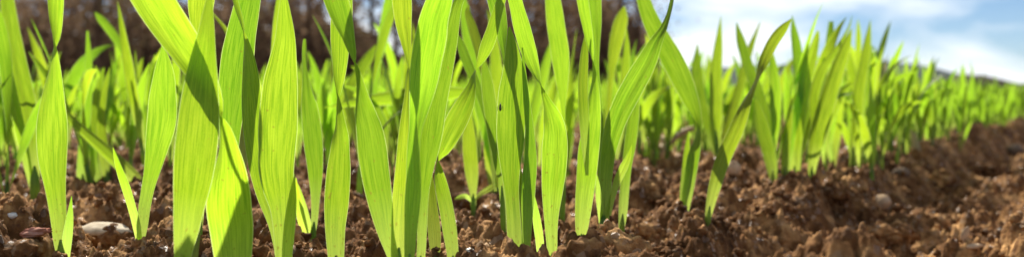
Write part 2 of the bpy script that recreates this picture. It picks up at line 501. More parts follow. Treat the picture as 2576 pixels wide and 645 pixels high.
S("widest front blade, tall and tapering to the top edge, overlapping the crossing blade", .190, (458, 770), [
    ([(458, 740, 30), (460, 640, 45), (469, 572, 67), (475, 522, 79), (482, 472, 94), (488, 422, 105), (493, 372, 109), (498, 322, 108), (503, 250, 97), (507, 200, 84), (511, 150, 67), (517, 100, 49), (522, 50, 33), (526, 0, 16), (529, -45, 2)], .004, -.002),
    ([(490, 690, 10), (492, 625, 16), (499, 570, 14), (506, 520, 2)], .02, 0)], 26)
S("lit blade at the top edge behind the two widest front blades", .245, (497, 640), [
    ([(497, 620, 16), (500, 420, 40), (497, 250, 30), (496, 150, 26), (499, 90, 34), (506, 0, 68), (512, -60, 60), (520, -130, 3)], .012, 0)], 20)
S("blade leaning right behind the crossing blade with a dark shadow on its right half", .240, (570, 640), [
    ([(570, 620, 16), (571, 500, 34), (575, 400, 44), (583, 270, 66), (590, 210, 82), (597, 150, 84), (606, 90, 76), (616, 40, 70), (624, 0, 64), (634, -60, 50), (645, -130, 3)], .014, 0),
    ([(600, 520, 10), (604, 440, 30), (606, 350, 34), (604, 290, 18), (602, 255, 2)], .03, 0)], 20)
S("narrow blade with a pinched neck tucked behind a tall tapering blade", .222, (703, 720), [
    ([(702, 690, 14), (698, 620, 20), (687, 560, 28), (668, 490, 46), (655, 430, 55), (640, 330, 58), (633, 250, 52), (629, 185, 42, 10), (618, 108, 32, 62), (603, 45, 26, 118), (590, 0, 22, 130), (578, -60, 14, 140), (570, -110, 2, 140)], .012, .002)], 20)
S("tall tapering blade with a long dark shadow stripe and a small blade at its foot", .208, (716, 740), [
    ([(715, 715, 28), (714, 645, 44), (712, 600, 46), (707, 522, 58), (700, 472, 80), (695, 422, 92), (697, 372, 96), (699, 322, 102), (702, 260, 97), (706, 200, 88), (712, 150, 71), (717, 100, 54), (716, 50, 39), (714, 0, 20), (713, -35, 2)], .010, .002),
    ([(722, 710, 20), (722, 640, 27), (727, 580, 30), (735, 500, 22), (741, 436, 1)], -.008, 0)], 26)
S("second-row seedling with a blunt withered tip and two small blades low down", .290, (783, 618), [
    ([(783, 605, 14), (790, 560, 17), (793, 500, 23), (793, 430, 39), (787, 350, 50), (780, 285, 46), (772, 225, 32, 40), (767, 165, 26, 62), (766, 120, 18, 50), (766, 98, 9, 40)], .012, 0),
    ([(773, 626, 10), (765, 580, 21), (752, 520, 22), (746, 480, 14), (744, 446, 2)], -.012, 0),
    ([(785, 600, 12), (772, 545, 14), (760, 500, 11), (750, 462, 1)], -.004, 0)], 15, None, SR)
S("dark green blade with an hourglass waist halfway up, standing alone left of centre", .212, (846, 760), [
    ([(846, 735, 22), (845, 645, 42), (843, 572, 53), (847, 497, 65), (852, 422, 62), (855, 372, 50), (855, 322, 46, 45), (850, 262, 42, 74), (849, 230, 42, 104), (850, 200, 44, 128), (853, 150, 48, 148), (854, 100, 54, 160), (858, 50, 57, 170), (862, 0, 50, 175), (866, -60, 36, 178), (868, -130, 3, 180)], .014, .002)], 24)
S("blade folded at a pinch with dark upper half, right of the waisted dark blade", .203, (1002, 730), [
    ([(1001, 705, 16), (990, 650, 28), (970, 582, 44), (959, 522, 62), (950, 472, 71), (942, 422, 76), (937, 382, 78), (928, 322, 69), (921, 296, 60), (910, 250, 46, 36), (901, 200, 36, 62), (893, 165, 34, 82), (884, 135, 38, 122), (874, 95, 44, 142), (860, 50, 58, 162), (845, 0, 66, 172), (825, -60, 60, 176), (800, -150, 3, 180)], .008, .001)], 20)
S("front-cluster blade pinched near mid-height that widens again at the top edge", .205, (1001, 725), [
    ([(1000, 700, 30), (1003, 625, 48), (1010, 520, 54), (1017, 420, 48), (1022, 322, 40, 25), (1026, 240, 32, 60), (1027, 180, 30, 82), (1024, 125, 34, 128), (1016, 65, 46, 152), (1011, 0, 54, 162), (1006, -60, 52, 168), (1000, -140, 3, 170)], .008, 0)], 26)
S("broad blade of the centre cluster carrying a round-topped dark shadow", .194, (1030, 730), [
    ([(1030, 700, 20), (1030, 640, 28), (1034, 560, 36), (1040, 460, 46, 30), (1040, 372, 44, 40), (1046, 322, 46, 38), (1058, 250, 62, 10), (1066, 200, 76), (1073, 150, 82), (1083, 100, 84), (1091, 50, 77), (1106, 0, 68), (1118, -50, 48), (1132, -130, 3)], .008, .002)], 22)
S("lit blade behind the broad centre blade with an olive shaded upper half", .206, (1052, 725), [
    ([(1050, 700, 18), (1058, 645, 23), (1062, 560, 26), (1066, 472, 30), (1072, 422, 40), (1079, 372, 54), (1086, 322, 62), (1097, 250, 60), (1112, 185, 54), (1128, 110, 46), (1140, 50, 36), (1150, 10, 28, 20), (1166, -20, 24, 30), (1185, -60, 3, 30)], .012, 0)], 18)
S("small dark blade standing low at the right of the centre cluster", .212, (1096, 720), [
    ([(1096, 690, 22), (1095, 645, 26), (1092, 580, 34), (1085, 520, 32), (1083, 470, 22), (1084, 432, 4)], .012, 0)], 16)
S("blade bent sharply at a dark lower part, then rising right to a twisted neck", .208, (1142, 730), [
    ([(1140, 700, 24), (1139, 645, 30), (1130, 572, 38), (1122, 522, 38), (1111, 472, 36, 10), (1101, 425, 32, 50), (1100, 400, 32, 95), (1113, 378, 38, 145), (1128, 345, 52, 172), (1150, 300, 58, 180), (1170, 260, 50, 192), (1185, 222, 38, 225), (1195, 180, 30, 262), (1208, 155, 32, 305), (1224, 118, 38, 336), (1237, 82, 34, 350), (1248, 40, 28, 358), (1264, -10, 22, 360), (1280, -60, 2, 360)], .018, .001)], 18)
S("second-row seedling with a slim stem and low horizontal side blade on a soil mound", .350, (1190, 542), [
    ([(1190, 530, 13), (1190, 490, 17), (1186, 430, 36), (1181, 370, 38), (1178, 300, 22), (1176, 245, 2)], .015, 0),
    ([(1190, 505, 8), (1206, 488, 11), (1232, 472, 15), (1250, 458, 2)], .012, 0),
    ([(1188, 505, 8), (1170, 492, 12), (1152, 496, 10), (1143, 500, 1)], -.01, 0)], 13, None, SR)
S("second-row seedling with several pale stalks rising behind the centre", .405, (1252, 502), [
    ([(1252, 495, 14), (1250, 440, 26), (1239, 380, 36), (1222, 300, 44), (1205, 230, 42), (1190, 150, 38), (1176, 70, 34), (1166, 10, 22), (1160, -30, 2)], .02, 0),
    ([(1244, 497, 12), (1232, 430, 20), (1228, 350, 26), (1236, 260, 26), (1240, 200, 2)], .012, 0),
    ([(1260, 497, 10), (1268, 430, 22), (1275, 360, 26), (1272, 300, 2)], -.01, 0)], 20, None, SR)
S("grey-green shaded blade behind the blade with the insect", .285, (1268, 600), [
    ([(1268, 580, 12), (1262, 470, 18), (1252, 400, 26), (1241, 330, 32), (1230, 250, 35), (1222, 190, 26), (1214, 145, 4)], .01, 0),
    ([(1246, 480, 8), (1224, 300, 14), (1192, 200, 24), (1172, 150, 26), (1158, 110, 20), (1150, 85, 3)], .03, 0),
    ([(1250, 470, 8), (1228, 230, 18), (1206, 130, 26), (1188, 70, 24), (1176, 25, 12), (1180, 14, 2)], .05, 0)], 14, None, SR)
S("upright blade with a small dark insect sitting on its shaded middle", .214, (1297, 720), [
    ([(1297, 695, 36), (1296, 640, 42), (1292, 560, 38), (1287, 480, 38), (1284, 430, 50), (1284, 350, 74), (1287, 250, 75), (1291, 180, 57), (1286, 110, 28), (1281, 68, 4)], .012, .002),
    ([(1320, 700, 18), (1322, 640, 22), (1325, 560, 28), (1328, 480, 38), (1334, 400, 34), (1332, 330, 24), (1322, 230, 16), (1313, 120, 4)], .010, 0),
    ([(1300, 690, 18), (1318, 560, 20), (1306, 430, 12), (1302, 380, 2)], .012, 0)], 34)
S("dark blade hanging in from the top edge left of the insect's blade", .225, (1300, 660), [
    ([(1300, 640, 10), (1296, 400, 18), (1284, 260, 20), (1276, 190, 24, 50), (1268, 135, 28, 62), (1260, 70, 38, 20), (1246, 0, 44), (1230, -70, 40), (1212, -150, 3)], .014, 0)], 14)
S("blade folded at a narrow neck, shaded above and broad below, right of the insect's blade", .225, (1390, 690), [
    ([(1390, 675, 18), (1389, 640, 25), (1386, 547, 38), (1389, 480, 56), (1393, 422, 66), (1395, 372, 69), (1395, 322, 58), (1380, 268, 46, 48), (1364, 228, 36, 74), (1356, 203, 36, 106), (1341, 165, 42, 140), (1328, 125, 46, 160), (1314, 75, 46, 170), (1300, 20, 38, 175), (1286, -40, 34, 178), (1262, -140, 3, 180)], .012, .002),
    ([(1360, 665, 10), (1357, 605, 22), (1349, 545, 20), (1344, 490, 1)], -.006, 0)], 22)
S("narrow upright blade at the top edge, widest near its middle, behind the folded blade", .318, (1412, 578), [
    ([(1412, 560, 12), (1418, 420, 12), (1417, 300, 9), (1416, 262, 14), (1413, 200, 35), (1409, 140, 48), (1398, 65, 48), (1390, 0, 41), (1383, -50, 26), (1378, -85, 2)], .012, 0)], 14, None, SR)
S("slim seedling with a pointed fold and a bright sheen left of the leaning blade", .262, (1462, 632), [
    ([(1462, 622, 12), (1462, 590, 28), (1467, 520, 44), (1474, 450, 52), (1480, 380, 56), (1488, 320, 48), (1493, 250, 36, 25), (1494, 200, 28, 55), (1491, 160, 24, 84), (1485, 125, 26, 125), (1474, 60, 30, 150), (1464, 0, 33, 160), (1455, -60, 26, 165), (1448, -110, 2, 165)], .012, .002),
    ([(1476, 440, 8), (1470, 320, 26), (1466, 220, 26), (1470, 130, 20), (1476, 70, 3)], .014, 0)], 14)
S("seedling with a long blade leaning right to a thin curled tip against the sky", .280, (1518, 608), [
    ([(1520, 560, 24), (1521, 500, 30), (1524, 440, 34), (1530, 380, 41), (1540, 335, 49), (1553, 295, 54), (1575, 248, 59), (1600, 202, 59), (1628, 152, 52), (1651, 102, 34, 20), (1668, 72, 24, 40), (1682, 35, 18, 52), (1691, -5, 14, 50), (1696, -45, 1, 50)], .006, -.004),
    ([(1532, 540, 10), (1540, 495, 15), (1552, 455, 20), (1568, 420, 22), (1580, 395, 14), (1589, 364, 1)], -.006, 0),
    ([(1512, 560, 12), (1506, 500, 16), (1502, 455, 9), (1500, 436, 1)], -.006, 0),
    ([(1516, 580, 18), (1514, 500, 22), (1511, 380, 20), (1507, 260, 15), (1500, 170, 14), (1499, 115, 22, 20), (1496, 60, 35), (1494, 0, 38), (1490, -60, 30), (1486, -120, 2)], .012, 0)], 28, (1518, 540))
S("dark green single blade standing just right of the leaning blade's stem", .305, (1562, 592), [
    ([(1562, 582, 13), (1566, 540, 22), (1570, 480, 25), (1576, 420, 25), (1585, 360, 31), (1592, 300, 31), (1597, 240, 22), (1602, 180, 2)], .01, 0)], 13)
S("soft-focus blade rising behind the leaning blade with a rounded tip", .420, (1530, 470), [
    ([(1530, 465, 10), (1530, 330, 11), (1534, 230, 12), (1538, 180, 16), (1545, 130, 32), (1555, 80, 38), (1565, 40, 30), (1570, 16, 4)], .01, 0),
    ([(1550, 400, 8), (1568, 280, 20), (1572, 190, 24), (1576, 120, 16), (1575, 72, 2)], .02, 0)], 14, None, SR)
S("seedling with a long blade arching left to the top edge over a bent neck", .345, (1722, 564), [
    ([(1722, 556, 10), (1725, 515, 22), (1733, 450, 33), (1744, 390, 32, 10), (1753, 345, 28, 55), (1757, 318, 28, 62), (1751, 290, 32, 40), (1737, 253, 42, 10), (1715, 200, 55), (1690, 150, 57), (1662, 100, 51), (1636, 50, 44), (1618, 0, 35), (1605, -50, 24), (1596, -90, 2)], .015, .002),
    ([(1721, 550, 8), (1716, 500, 14), (1722, 440, 18), (1728, 370, 14), (1732, 330, 2)], .01, 0)], 10)
S("leaning seedling with a narrow twisted waist standing apart on open soil", .328, (1777, 571), [
    ([(1777, 564, 12), (1785, 520, 22), (1794, 480, 30), (1818, 400, 39), (1852, 325, 39), (1876, 260, 30, 35), (1900, 205, 25, 68), (1922, 150, 29, 20), (1948, 100, 29), (1973, 68, 21), (1990, 48, 2)], .012, 0)], 12)
S("seedling whose blade leans left from its foot at the bank's edge", .445, (1947, 480), [
    ([(1947, 476, 9), (1943, 430, 26), (1930, 370, 34), (1912, 300, 31), (1900, 250, 8)], .02, 0),
    ([(1950, 470, 8), (1936, 330, 22), (1905, 230, 30), (1880, 160, 26), (1862, 100, 22), (1852, 58, 3)], .05, 0)], 10)
S("thin grey-green seedling between two lighter ones at the bank's edge", .450, (1971, 480), [
    ([(1971, 476, 9), (1974, 420, 20), (1978, 350, 23), (1986, 290, 16), (1990, 240, 2)], .01, 0),
    ([(1974, 470, 8), (1990, 350, 18), (2008, 250, 24), (2008, 180, 25), (2002, 110, 24), (1996, 75, 16), (1992, 38, 1)], .03, 0)], 10)
S("seedling with a broad upright blade and notched top at the bank's edge", .460, (1998, 468), [
    ([(1998, 463, 12), (1998, 420, 30), (2000, 350, 37), (2010, 280, 37), (2025, 200, 35), (2042, 140, 27), (2054, 92, 14), (2057, 78, 6)], .01, 0),
    ([(2002, 460, 8), (2022, 340, 22), (2048, 250, 24), (2076, 160, 20), (2086, 105, 20), (2090, 54, 12)], .05, 0)], 12)
S("largest blade on the right, leaning right with a pointed dark-edged tip", .465, (2040, 465), [
    ([(2040, 460, 10), (2042, 420, 22), (2052, 360, 37), (2070, 290, 44), (2088, 230, 42), (2108, 170, 37), (2128, 115, 25), (2142, 72, 2)], .005, 0),
    ([(2044, 450, 8), (2050, 330, 20), (2048, 240, 26), (2066, 180, 24), (2100, 130, 14), (2138, 60, 4), (2142, 40, 1)], .03, 0)], 10)
S("seedling with a kinked upper blade on the right before the fading rows", .545, (2140, 430), [
    ([(2140, 426, 8), (2148, 370, 22), (2155, 300, 28), (2160, 230, 30), (2172, 170, 25), (2181, 110, 20), (2189, 50, 1)], .01, 0),
    ([(2142, 420, 8), (2156, 330, 20), (2172, 230, 26), (2184, 165, 22), (2190, 115, 10)], .02, 0)], 10)
S("seedling with a dark narrow pointed blade against the sky, right of the arching blade", .540, (1806, 410), [
    ([(1806, 405, 10), (1800, 330, 28), (1800, 260, 34), (1800, 190, 32), (1806, 120, 23), (1813, 40, 1)], .02, 0),
    ([(1804, 400, 8), (1780, 320, 22), (1758, 240, 34), (1752, 170, 28), (1754, 112, 3)], .03, 0),
    ([(1808, 400, 8), (1830, 320, 20), (1858, 230, 24), (1884, 130, 18), (1912, 55, 2)], .05, 0)], 12, None, SR)
S("third-row seedling at the left edge with a broad shaded blade and pale stem", .400, (88, 508), [
    ([(88, 470, 22), (87, 420, 26), (85, 370, 31), (76, 300, 41), (58, 220, 47), (40, 140, 45), (26, 60, 39), (18, 0, 33), (10, -60, 20), (5, -110, 2)], .01, 0),
    ([(82, 480, 10), (62, 380, 23), (40, 280, 27), (18, 190, 29), (0, 110, 27), (-12, 60, 16), (-20, 25, 2)], -.01, 0)], 23, None, BR)
S("long lodged blade lying slantwise across the left background seedlings", .395, (362, 478), [
    ([(362, 474, 8), (345, 455, 30), (300, 410, 34), (250, 365, 30), (205, 325, 23), (165, 285, 20), (120, 195, 15), (95, 160, 12), (72, 130, 2)], .03, -.004)], 8, None, BR)
S("dark green upright seedling behind, between the two left foreground seedlings", .430, (210, 484), [
    ([(210, 478, 14), (208, 440, 30), (210, 380, 27), (215, 300, 25), (222, 220, 21), (223, 150, 17), (220, 78, 5)], .01, 0),
    ([(226, 470, 10), (236, 400, 20), (232, 320, 22), (246, 230, 20), (262, 170, 3)], .03, 0)], 14, None, BR)
S("blurred seedling with a bent blade reaching high left against the brown wood", .470, (375, 462), [
    ([(374, 455, 10), (368, 370, 30), (358, 300, 35), (340, 230, 31), (322, 170, 18), (308, 130, 12), (290, 95, 22), (265, 62, 21), (248, 42, 15), (239, 31, 2)], .02, 0)], 10, None, BR)
S("pair of low pointed blades behind, left of the Y-shaped seedling", .435, (272, 482), [
    ([(272, 476, 10), (268, 430, 27), (259, 370, 27), (254, 300, 22), (262, 230, 16), (276, 170, 2)], .02, 0),
    ([(254, 478, 10), (240, 420, 22), (228, 350, 16), (222, 300, 2)], .01, 0)], 10, None, BR)
S("nearly horizontal lodged blade behind the waisted blades of the centre", .450, (1205, 420), [
    ([(1205, 415, 8), (1200, 300, 14), (1170, 236, 22), (1130, 235, 36), (1060, 240, 43), (1000, 244, 41), (930, 253, 29), (870, 262, 15), (815, 270, 2)], .0, -.01)], 8, None, SR)
S("soft-focus tall blade before the sky gap in the wood", .470, (938, 460), [
    ([(938, 455, 8), (938, 300, 14), (945, 220, 13), (955, 150, 13), (963, 100, 27), (972, 50, 31), (980, 0, 27), (986, -45, 2)], .02, 0),
    ([(930, 450, 8), (880, 225, 28), (905, 180, 30), (930, 140, 24), (946, 112, 3)], .06, 0)], 9, None, BR)

def build_seedling(label, d, foot, blades, stem, stem_top, group, idx):
    fp = P(foot[0], foot[1], d)
    gz = H1(fp.x, fp.y)
    base = Vector((fp.x, fp.y, gz))
    root = empty("seedling", base)
    tag(root, label, "seedling", group)
    # sheath: from just under the soil to where the blades part
    b0 = blades[0][0]
    if stem_top is None:
        ty = min(b0[0][1], b0[1][1]) if len(b0) > 1 else b0[0][1]
        tx = b0[1][0]; top = P(tx, ty - 4, d)
    else:
        top = P(stem_top[0], stem_top[1], d)
    r = stem / FPX * d * 0.5
    bot = Vector((fp.x, fp.y, min(gz, fp.z) - 0.004))
    path = [bot.lerp(top, t) for t in np.linspace(0, 1, 9)]
    rad = [r * (0.92 + 0.12 * math.sin(math.pi * t)) * (1 - 0.75 * max(0, (t - .72) / .28)) for t in np.linspace(0, 1, 9)]
    V, F, uv = tube(path, rad, 10)
    obj("stem", mesh_py("stem", V, F, uv), M_STEM, root)
    for k, (pts, dt, bulge) in enumerate(blades):
        rr = random.Random(idx * 31 + k)
        V, Q, uv = traced_blade(pts, d + (0.0006 if k else 0), d + dt, bulge, fold=rr.uniform(.05, .13) * rr.choice((1, 1, -1)), seed=idx * 5 + k, ripple=rr.uniform(.02, .07))
        obj("leaf_blade", mesh_np("leaf_blade", V, Q, uv), M_LEAF, root)
    return root

# the soil meets each visible foot
for sd in SEEDLINGS:
    fp = P(sd[2][0], sd[2][1], sd[1])
    if sd[2][1] < 690:
        ANCH.append((fp.x, fp.y, 0.0))
ANCH = []
for sd in SEEDLINGS:
    fp = P(sd[2][0], sd[2][1], sd[1])
    if sd[2][1] < 690 and all(math.hypot(fp.x - a[0], fp.y - a[1]) > 0.012 for a in ANCH):
        cur = H1(fp.x, fp.y)
        ANCH.append((fp.x, fp.y, max(-.02, min(.02, fp.z + 0.001 - cur))))

for (xv, yv, d, dz) in ((205, 596, .300, -.007), (250, 610, .290, -.006), (310, 600, .296, -.004)):   # hollow before the flat stone
    q = P(xv, yv, d); ANCH.append((q.x, q.y, dz))

# ------------------------------------------------------------------ ground
def build_ground():
    a_in = np.radians(np.linspace(-34, 34, 840))
    a_l = np.radians(np.linspace(-180, -34, 60, endpoint=False)); a_r = np.radians(np.linspace(34, 180, 60)[1:])
    ang = np.concatenate([a_l, a_in, a_r])
    rr = np.concatenate([np.array([0.0, 0.03, 0.06, 0.09]), np.exp(np.linspace(math.log(.12), math.log(1.6), 820)), np.exp(np.linspace(math.log(1.62), math.log(30), 110)), np.exp(np.linspace(math.log(33), math.log(6000), 26))])
    A, RR = np.meshgrid(ang, rr)
    X = RR * np.sin(A); Y = RR * np.cos(A)
    Z = H(X, Y)
    V = np.stack([X, Y, Z], -1).reshape(-1, 3)
    nr, na = RR.shape
    a = (np.arange(nr - 1)[:, None] * na + np.arange(na - 1)[None, :])
    Q = np.stack([a, a + na, a + na + 1, a + 1], -1).reshape(-1, 4)
    me = mesh_np("ground", V, Q)
    o = obj("ground", me, M_SOIL)
    tag(o, "crumbly brown ploughed soil of the field", None, None, "structure")
    return o
build_ground()
for i, sd in enumerate(SEEDLINGS):
    build_seedling(*sd, i)

# ------------------------------------------------------------------ seedlings further off
def proto_blade(length, width, az, lean, curl, twist, z0, n=14, across=4, fold=.1, seed=0):
    s = np.linspace(0, 1, n)
    th = lean + curl * s ** 2
    ds = length / (n - 1)
    hor = np.concatenate(([0], np.cumsum(np.sin((th[1:] + th[:-1]) / 2) * ds)))
    ver = np.concatenate(([0], np.cumsum(np.cos((th[1:] + th[:-1]) / 2) * ds)))
    C = np.stack([hor * math.cos(az), hor * math.sin(az), z0 + ver], -1)
    W = width * np.interp(s, [0, .12, .35, .55, .8, .93, 1], [.28, .5, .92, 1, .72, .36, .03])
    T = np.gradient(C, axis=0); T /= np.linalg.norm(T, axis=1)[:, None]
    side = np.array((-math.sin(az), math.cos(az), 0.0))
    O = np.cross(side[None, :], T)
    ro = twist * s
    E = np.cos(ro)[:, None] * side + np.sin(ro)[:, None] * O
    return ribbon(C, W, E, np.cross(E, T), across, fold, .03, seed)

def make_proto(seed, n=14, across=4, nb=None):
    rr = random.Random(seed)
    parts = []
    z0 = rr.uniform(.008, .014)
    a0 = rr.uniform(0, 6.28)
    nb = nb or rr.choice((2, 3, 3))
    for b in range(nb):
        L = (rr.uniform(.046, .068), rr.uniform(.04, .06), rr.uniform(.025, .04))[b]
        W = (rr.uniform(.0044, .0064), rr.uniform(.004, .0058), rr.uniform(.0032, .0046))[b]
        az = a0 + b * 2.9 + rr.uniform(-.4, .4)
        parts.append(proto_blade(L, W, az, rr.uniform(.02, .18) + .06 * b, rr.choice((rr.uniform(.05, .5), rr.uniform(.05, .6), rr.uniform(.5, 1.5))), rr.uniform(-2.9, 2.9), z0 * (1 - .25 * b), n, across, rr.uniform(.05, .14), seed + b))
    V, F, uv = tube([(0, 0, -.006), (0, 0, 0), (0, 0, z0 * .6), (0, 0, z0 + .004)], [.0010, .0011, .0011, .0004], 8)
    return parts, (V, F, uv)

PROTO = []
for k in range(14):
    parts, st = make_proto(500 + k)
    ms = mesh_py("stem", *st); ms.materials.append(M_STEM)
    mb = []
    for (V, Q, uv) in parts:
        m_ = mesh_np("leaf_blade", V, Q, uv); m_.materials.append(M_LEAF); mb.append(m_)
    PROTO.append((ms, mb))

spots = []
for k in range(0, 330):
    n0 = ROW0 + ROWS * k
    smax = 26.0
    s = -n0 * 1.3
    pr = random.Random(900 + k)
    while s < smax:
        step = (.0045 if k == 0 else .0058) if n0 < 1.2 else .010
        nn = n0 + pr.gauss(0, .009); x = nn * ND[0] + s * RD[0]; y = nn * ND[1] + s * RD[1]
        dist = math.hypot(x, y)
        if dist > 3: step = .03
        if dist > 7: step = .075
        if dist > 13: step = .14
        s += step * pr.uniform(.5, 1.6)
        if y < .2 or abs(x) > .66 * y + .06 or dist > 24: continue
        xv = 1287.5 + x / y * FPX
        if k == 0 and (xv < 1890 or (xv < 2120 and nn < n0 + .004)): continue
        if k == 0 and xv < 2200 and pr.random() < .3: continue
        if k == 1 and (xv < 560 or (xv < 1330 and pr.random() < .78) or (xv < 1600 and pr.random() < .45)): continue
        if k == 2 and xv < 430 and pr.random() < .75: continue
        if k == 2 and xv < 900 and pr.random() < .35: continue
        sc = pr.uniform(.78, 1.18)
        if k in (0, 1): sc *= 1.06
        if dist > .75: sc *= .86
        if k <= 2 and 1640 < xv < 2120: sc *= 1.08
        if k == 0 and 2060 < xv < 2320: sc *= 0.98
        sc *= 1 - .2 * min(1, max(0, (xv - 2200) / 375))
        spots.append((dist, x, y, sc, pr.uniform(0, 6.283), pr.uniform(-.13, .13), pr.uniform(-.13, .13), k, xv))
spots.sort()
_z = H(np.array([q[1] for q in spots]), np.array([q[2] for q in spots]))
SPOT_Z = {id(q): float(z) for q, z in zip(spots, _z)}
def spot_matrix(sp):
    dist, x, y, sc, rz, tx, ty, k, xv = sp
    z = SPOT_Z[id(sp)]
    return Matrix.Translation((x, y, z - .001)) @ Matrix.Rotation(tx, 4, 'X') @ Matrix.Rotation(ty, 4, 'Y') @ Matrix.Rotation(rz, 4, 'Z') @ Matrix.Scale(sc, 4)

def in_view(sp):
    return -40 < sp[8] < 2615
NEAR_N = 256
near = [sp for sp in spots if in_view(sp)][:NEAR_N]
near_ids = {id(sp) for sp in near}
MARKS = ((140, "left of the hourglass-twisted blade"), (350, "between the hourglass-twisted blade and the Y-shaped seedling"),
         (470, "between the Y-shaped seedling and the widest blade"), (700, "behind the widest front blades"),
         (850, "between the tall tapering blade and the dark waisted blade"), (1040, "between the dark waisted blade and the centre cluster"),
         (1280, "behind the centre cluster"), (1450, "behind the blade with the insect"), (1620, "behind the right-leaning blade"),
         (1760, "under the left-arching blade"), (1930, "behind the lone leaning seedling"), (2020, "behind the thin grey-green seedling at the bank's edge"), (2150, "behind the largest blade on the right"),
         (2215, "behind the seedling with the kinked upper blade"), (2265, "just right of the withered cream blade"), (2330, "above the silvery withered blade"), (2440, "above the orange-tinged clod"), (9999, "near the right edge"))
ROWN = {0: ("nearest-row", "far seedlings of the nearest row"), 1: ("second-row", "far seedlings of the second row"), 2: ("third-row", "seedlings of the third row behind the foreground"),
        3: ("fourth-row", "seedlings of the fourth row"), 4: ("fifth-row", "seedlings of the fifth row")}
for i, sp in enumerate(near):
    ms, mb = PROTO[(i * 5 + sp[7]) % len(PROTO)]
    Mx = spot_matrix(sp)
    root = empty("seedling", Mx.translation)
    root.rotation_euler = Mx.to_euler(); root.scale = (sp[3],) * 3
    rown, grp = ROWN.get(sp[7], ("far-row", "seedlings of the rows beyond the fifth"))
    lab = "blurred %s seedling %s" % (rown, next(t for x_, t in MARKS if sp[8] < x_))
    tag(root, lab, "seedling", grp)
    for nm, me in [("stem", ms)] + [("leaf_blade", m_) for m_ in mb]:
        c = bpy.data.objects.new(nm, me); COL.objects.link(c); c.parent = root

# the rest of the crop, past the 300 nearest: one object
def crop_mass():
    lod = []
    for (n, ac, cnt) in ((9, 2, 6), (5, 1, 6)):
        lod.append([make_proto(700 + j, n, ac)[0] for j in range(cnt)])
    VV, QQ, UU = [], [], []; off = 0
    for i, sp in enumerate(spots):
        if id(sp) in near_ids: continue
        pl = lod[0 if sp[0] < 2.2 else 1]
        parts = pl[i % len(pl)]
        Mx = np.array(spot_matrix(sp))
        if sp[0] > 6: parts = parts[:2]
        for (V, Q, uv) in parts:
            VV.append(V @ Mx[:3, :3].T + Mx[:3, 3]); QQ.append(Q + off); UU.append(uv); off += len(V)
    me = mesh_np("crop", np.vstack(VV), np.vstack(QQ), np.vstack(UU))
    o = obj("crop", me, M_LEAF)
    tag(o, "far green crop of countless seedlings merging towards the horizon", "crop", None, "stuff")
    print("crop tris", len(me.polygons) * 2, "spots", len(spots))
crop_mass()

# ------------------------------------------------------------------ soil crumbs, clods, stones
def ico(sub):
    import bmesh
    bm = bmesh.new(); bmesh.ops.create_icosphere(bm, subdivisions=sub, radius=1.0)
    V = np.array([v.co[:] for v in bm.verts]); F = np.array([[v.index for v in f.verts] for f in bm.faces]); bm.free()
    return V, F
IV1, IF1 = ico(2)
IV3, IF3 = ico(4)

def lump_shape(V, seed, rough=.35, freq=1.6, octv=3, flat=1.0):
    out = np.zeros_like(V)
    o = Vector((seed * 3.17, seed * 1.31, seed * .77))
    for i, v in enumerate(V):
        p = Vector(v) * freq + o
        r = 1.0; a = rough; q = p
        for k in range(octv):
            dd = mnoise.voronoi(q)[0][0]
            r += a * (.45 - dd); a *= .55; q = q * 2.1
        out[i] = v * r
    out[:, 2] *= flat
    return out

def crumbs():
    protos = [lump_shape(IV1, 40 + j, 1.1, 1.5, 3, .85) for j in range(14)]
    VV, FF = [], []; off = 0
    rr = random.Random(77)
    rg = np.random.default_rng(78)
    xv = rg.uniform(-200, 2780, 7500); yv = 330 + 380 * rg.random(7500) ** .8
    f = np.array(CF); u = np.array(CU)
    dirs = f[None, :] + np.array(CR)[None, :] * ((xv - 1287.5) / FPX)[:, None] + u[None, :] * ((322.5 - yv) / FPX)[:, None]
    d = FPX * CAM_H / (yv - 228.0)
    for it in range(3):                           # settle on the real surface
        z = H(dirs[:, 0] * d, dirs[:, 1] * d); d = np.maximum(.12, FPX * (CAM_H - z) / (yv - 228.0))
    ok = d < 1.3
    xs = (dirs[:, 0] * d)[ok]; ys = (dirs[:, 1] * d)[ok]; zs = H(xs, ys)
    for (x, y, z) in zip(xs, ys, zs):
        r = .0004 + .0018 * rr.random() ** 3.6
        r *= 1 + .8 * max(0, math.hypot(x, y) - .35)
        B = protos[rr.randrange(14)]
        a = rr.uniform(0, 6.28); c, s = math.cos(a), math.sin(a)
        Rm = np.array(((c, -s, 0), (s, c, 0), (0, 0, 1))) * r
        VV.append(B @ Rm.T + np.array((x, y, z + r * rr.uniform(.0, .5)))); FF.append(IF1 + off); off += len(B)
    me = mesh_np("soil_crumbs", np.vstack(VV), np.vstack(FF))
    o = obj("soil_crumbs", me, M_SOIL)
    tag(o, "loose crumbs of brown soil strewn over the field", None, None, "stuff")
    o["category"] = "soil"
crumbs()

def on_ground(xv, yv):
    """walk the ray out until it meets the soil"""
    ds = .12 * 1.004 ** np.arange(800)
    dr = CF + CR * ((xv - 1287.5) / FPX) + CU * ((322.5 - yv) / FPX)
    hit = (CAM_H + dr.z * ds) <= H(dr.x * ds, dr.y * ds)
    d = float(ds[int(np.argmax(hit))]) if hit.any() else 3.0
    return P(xv, yv, d), d

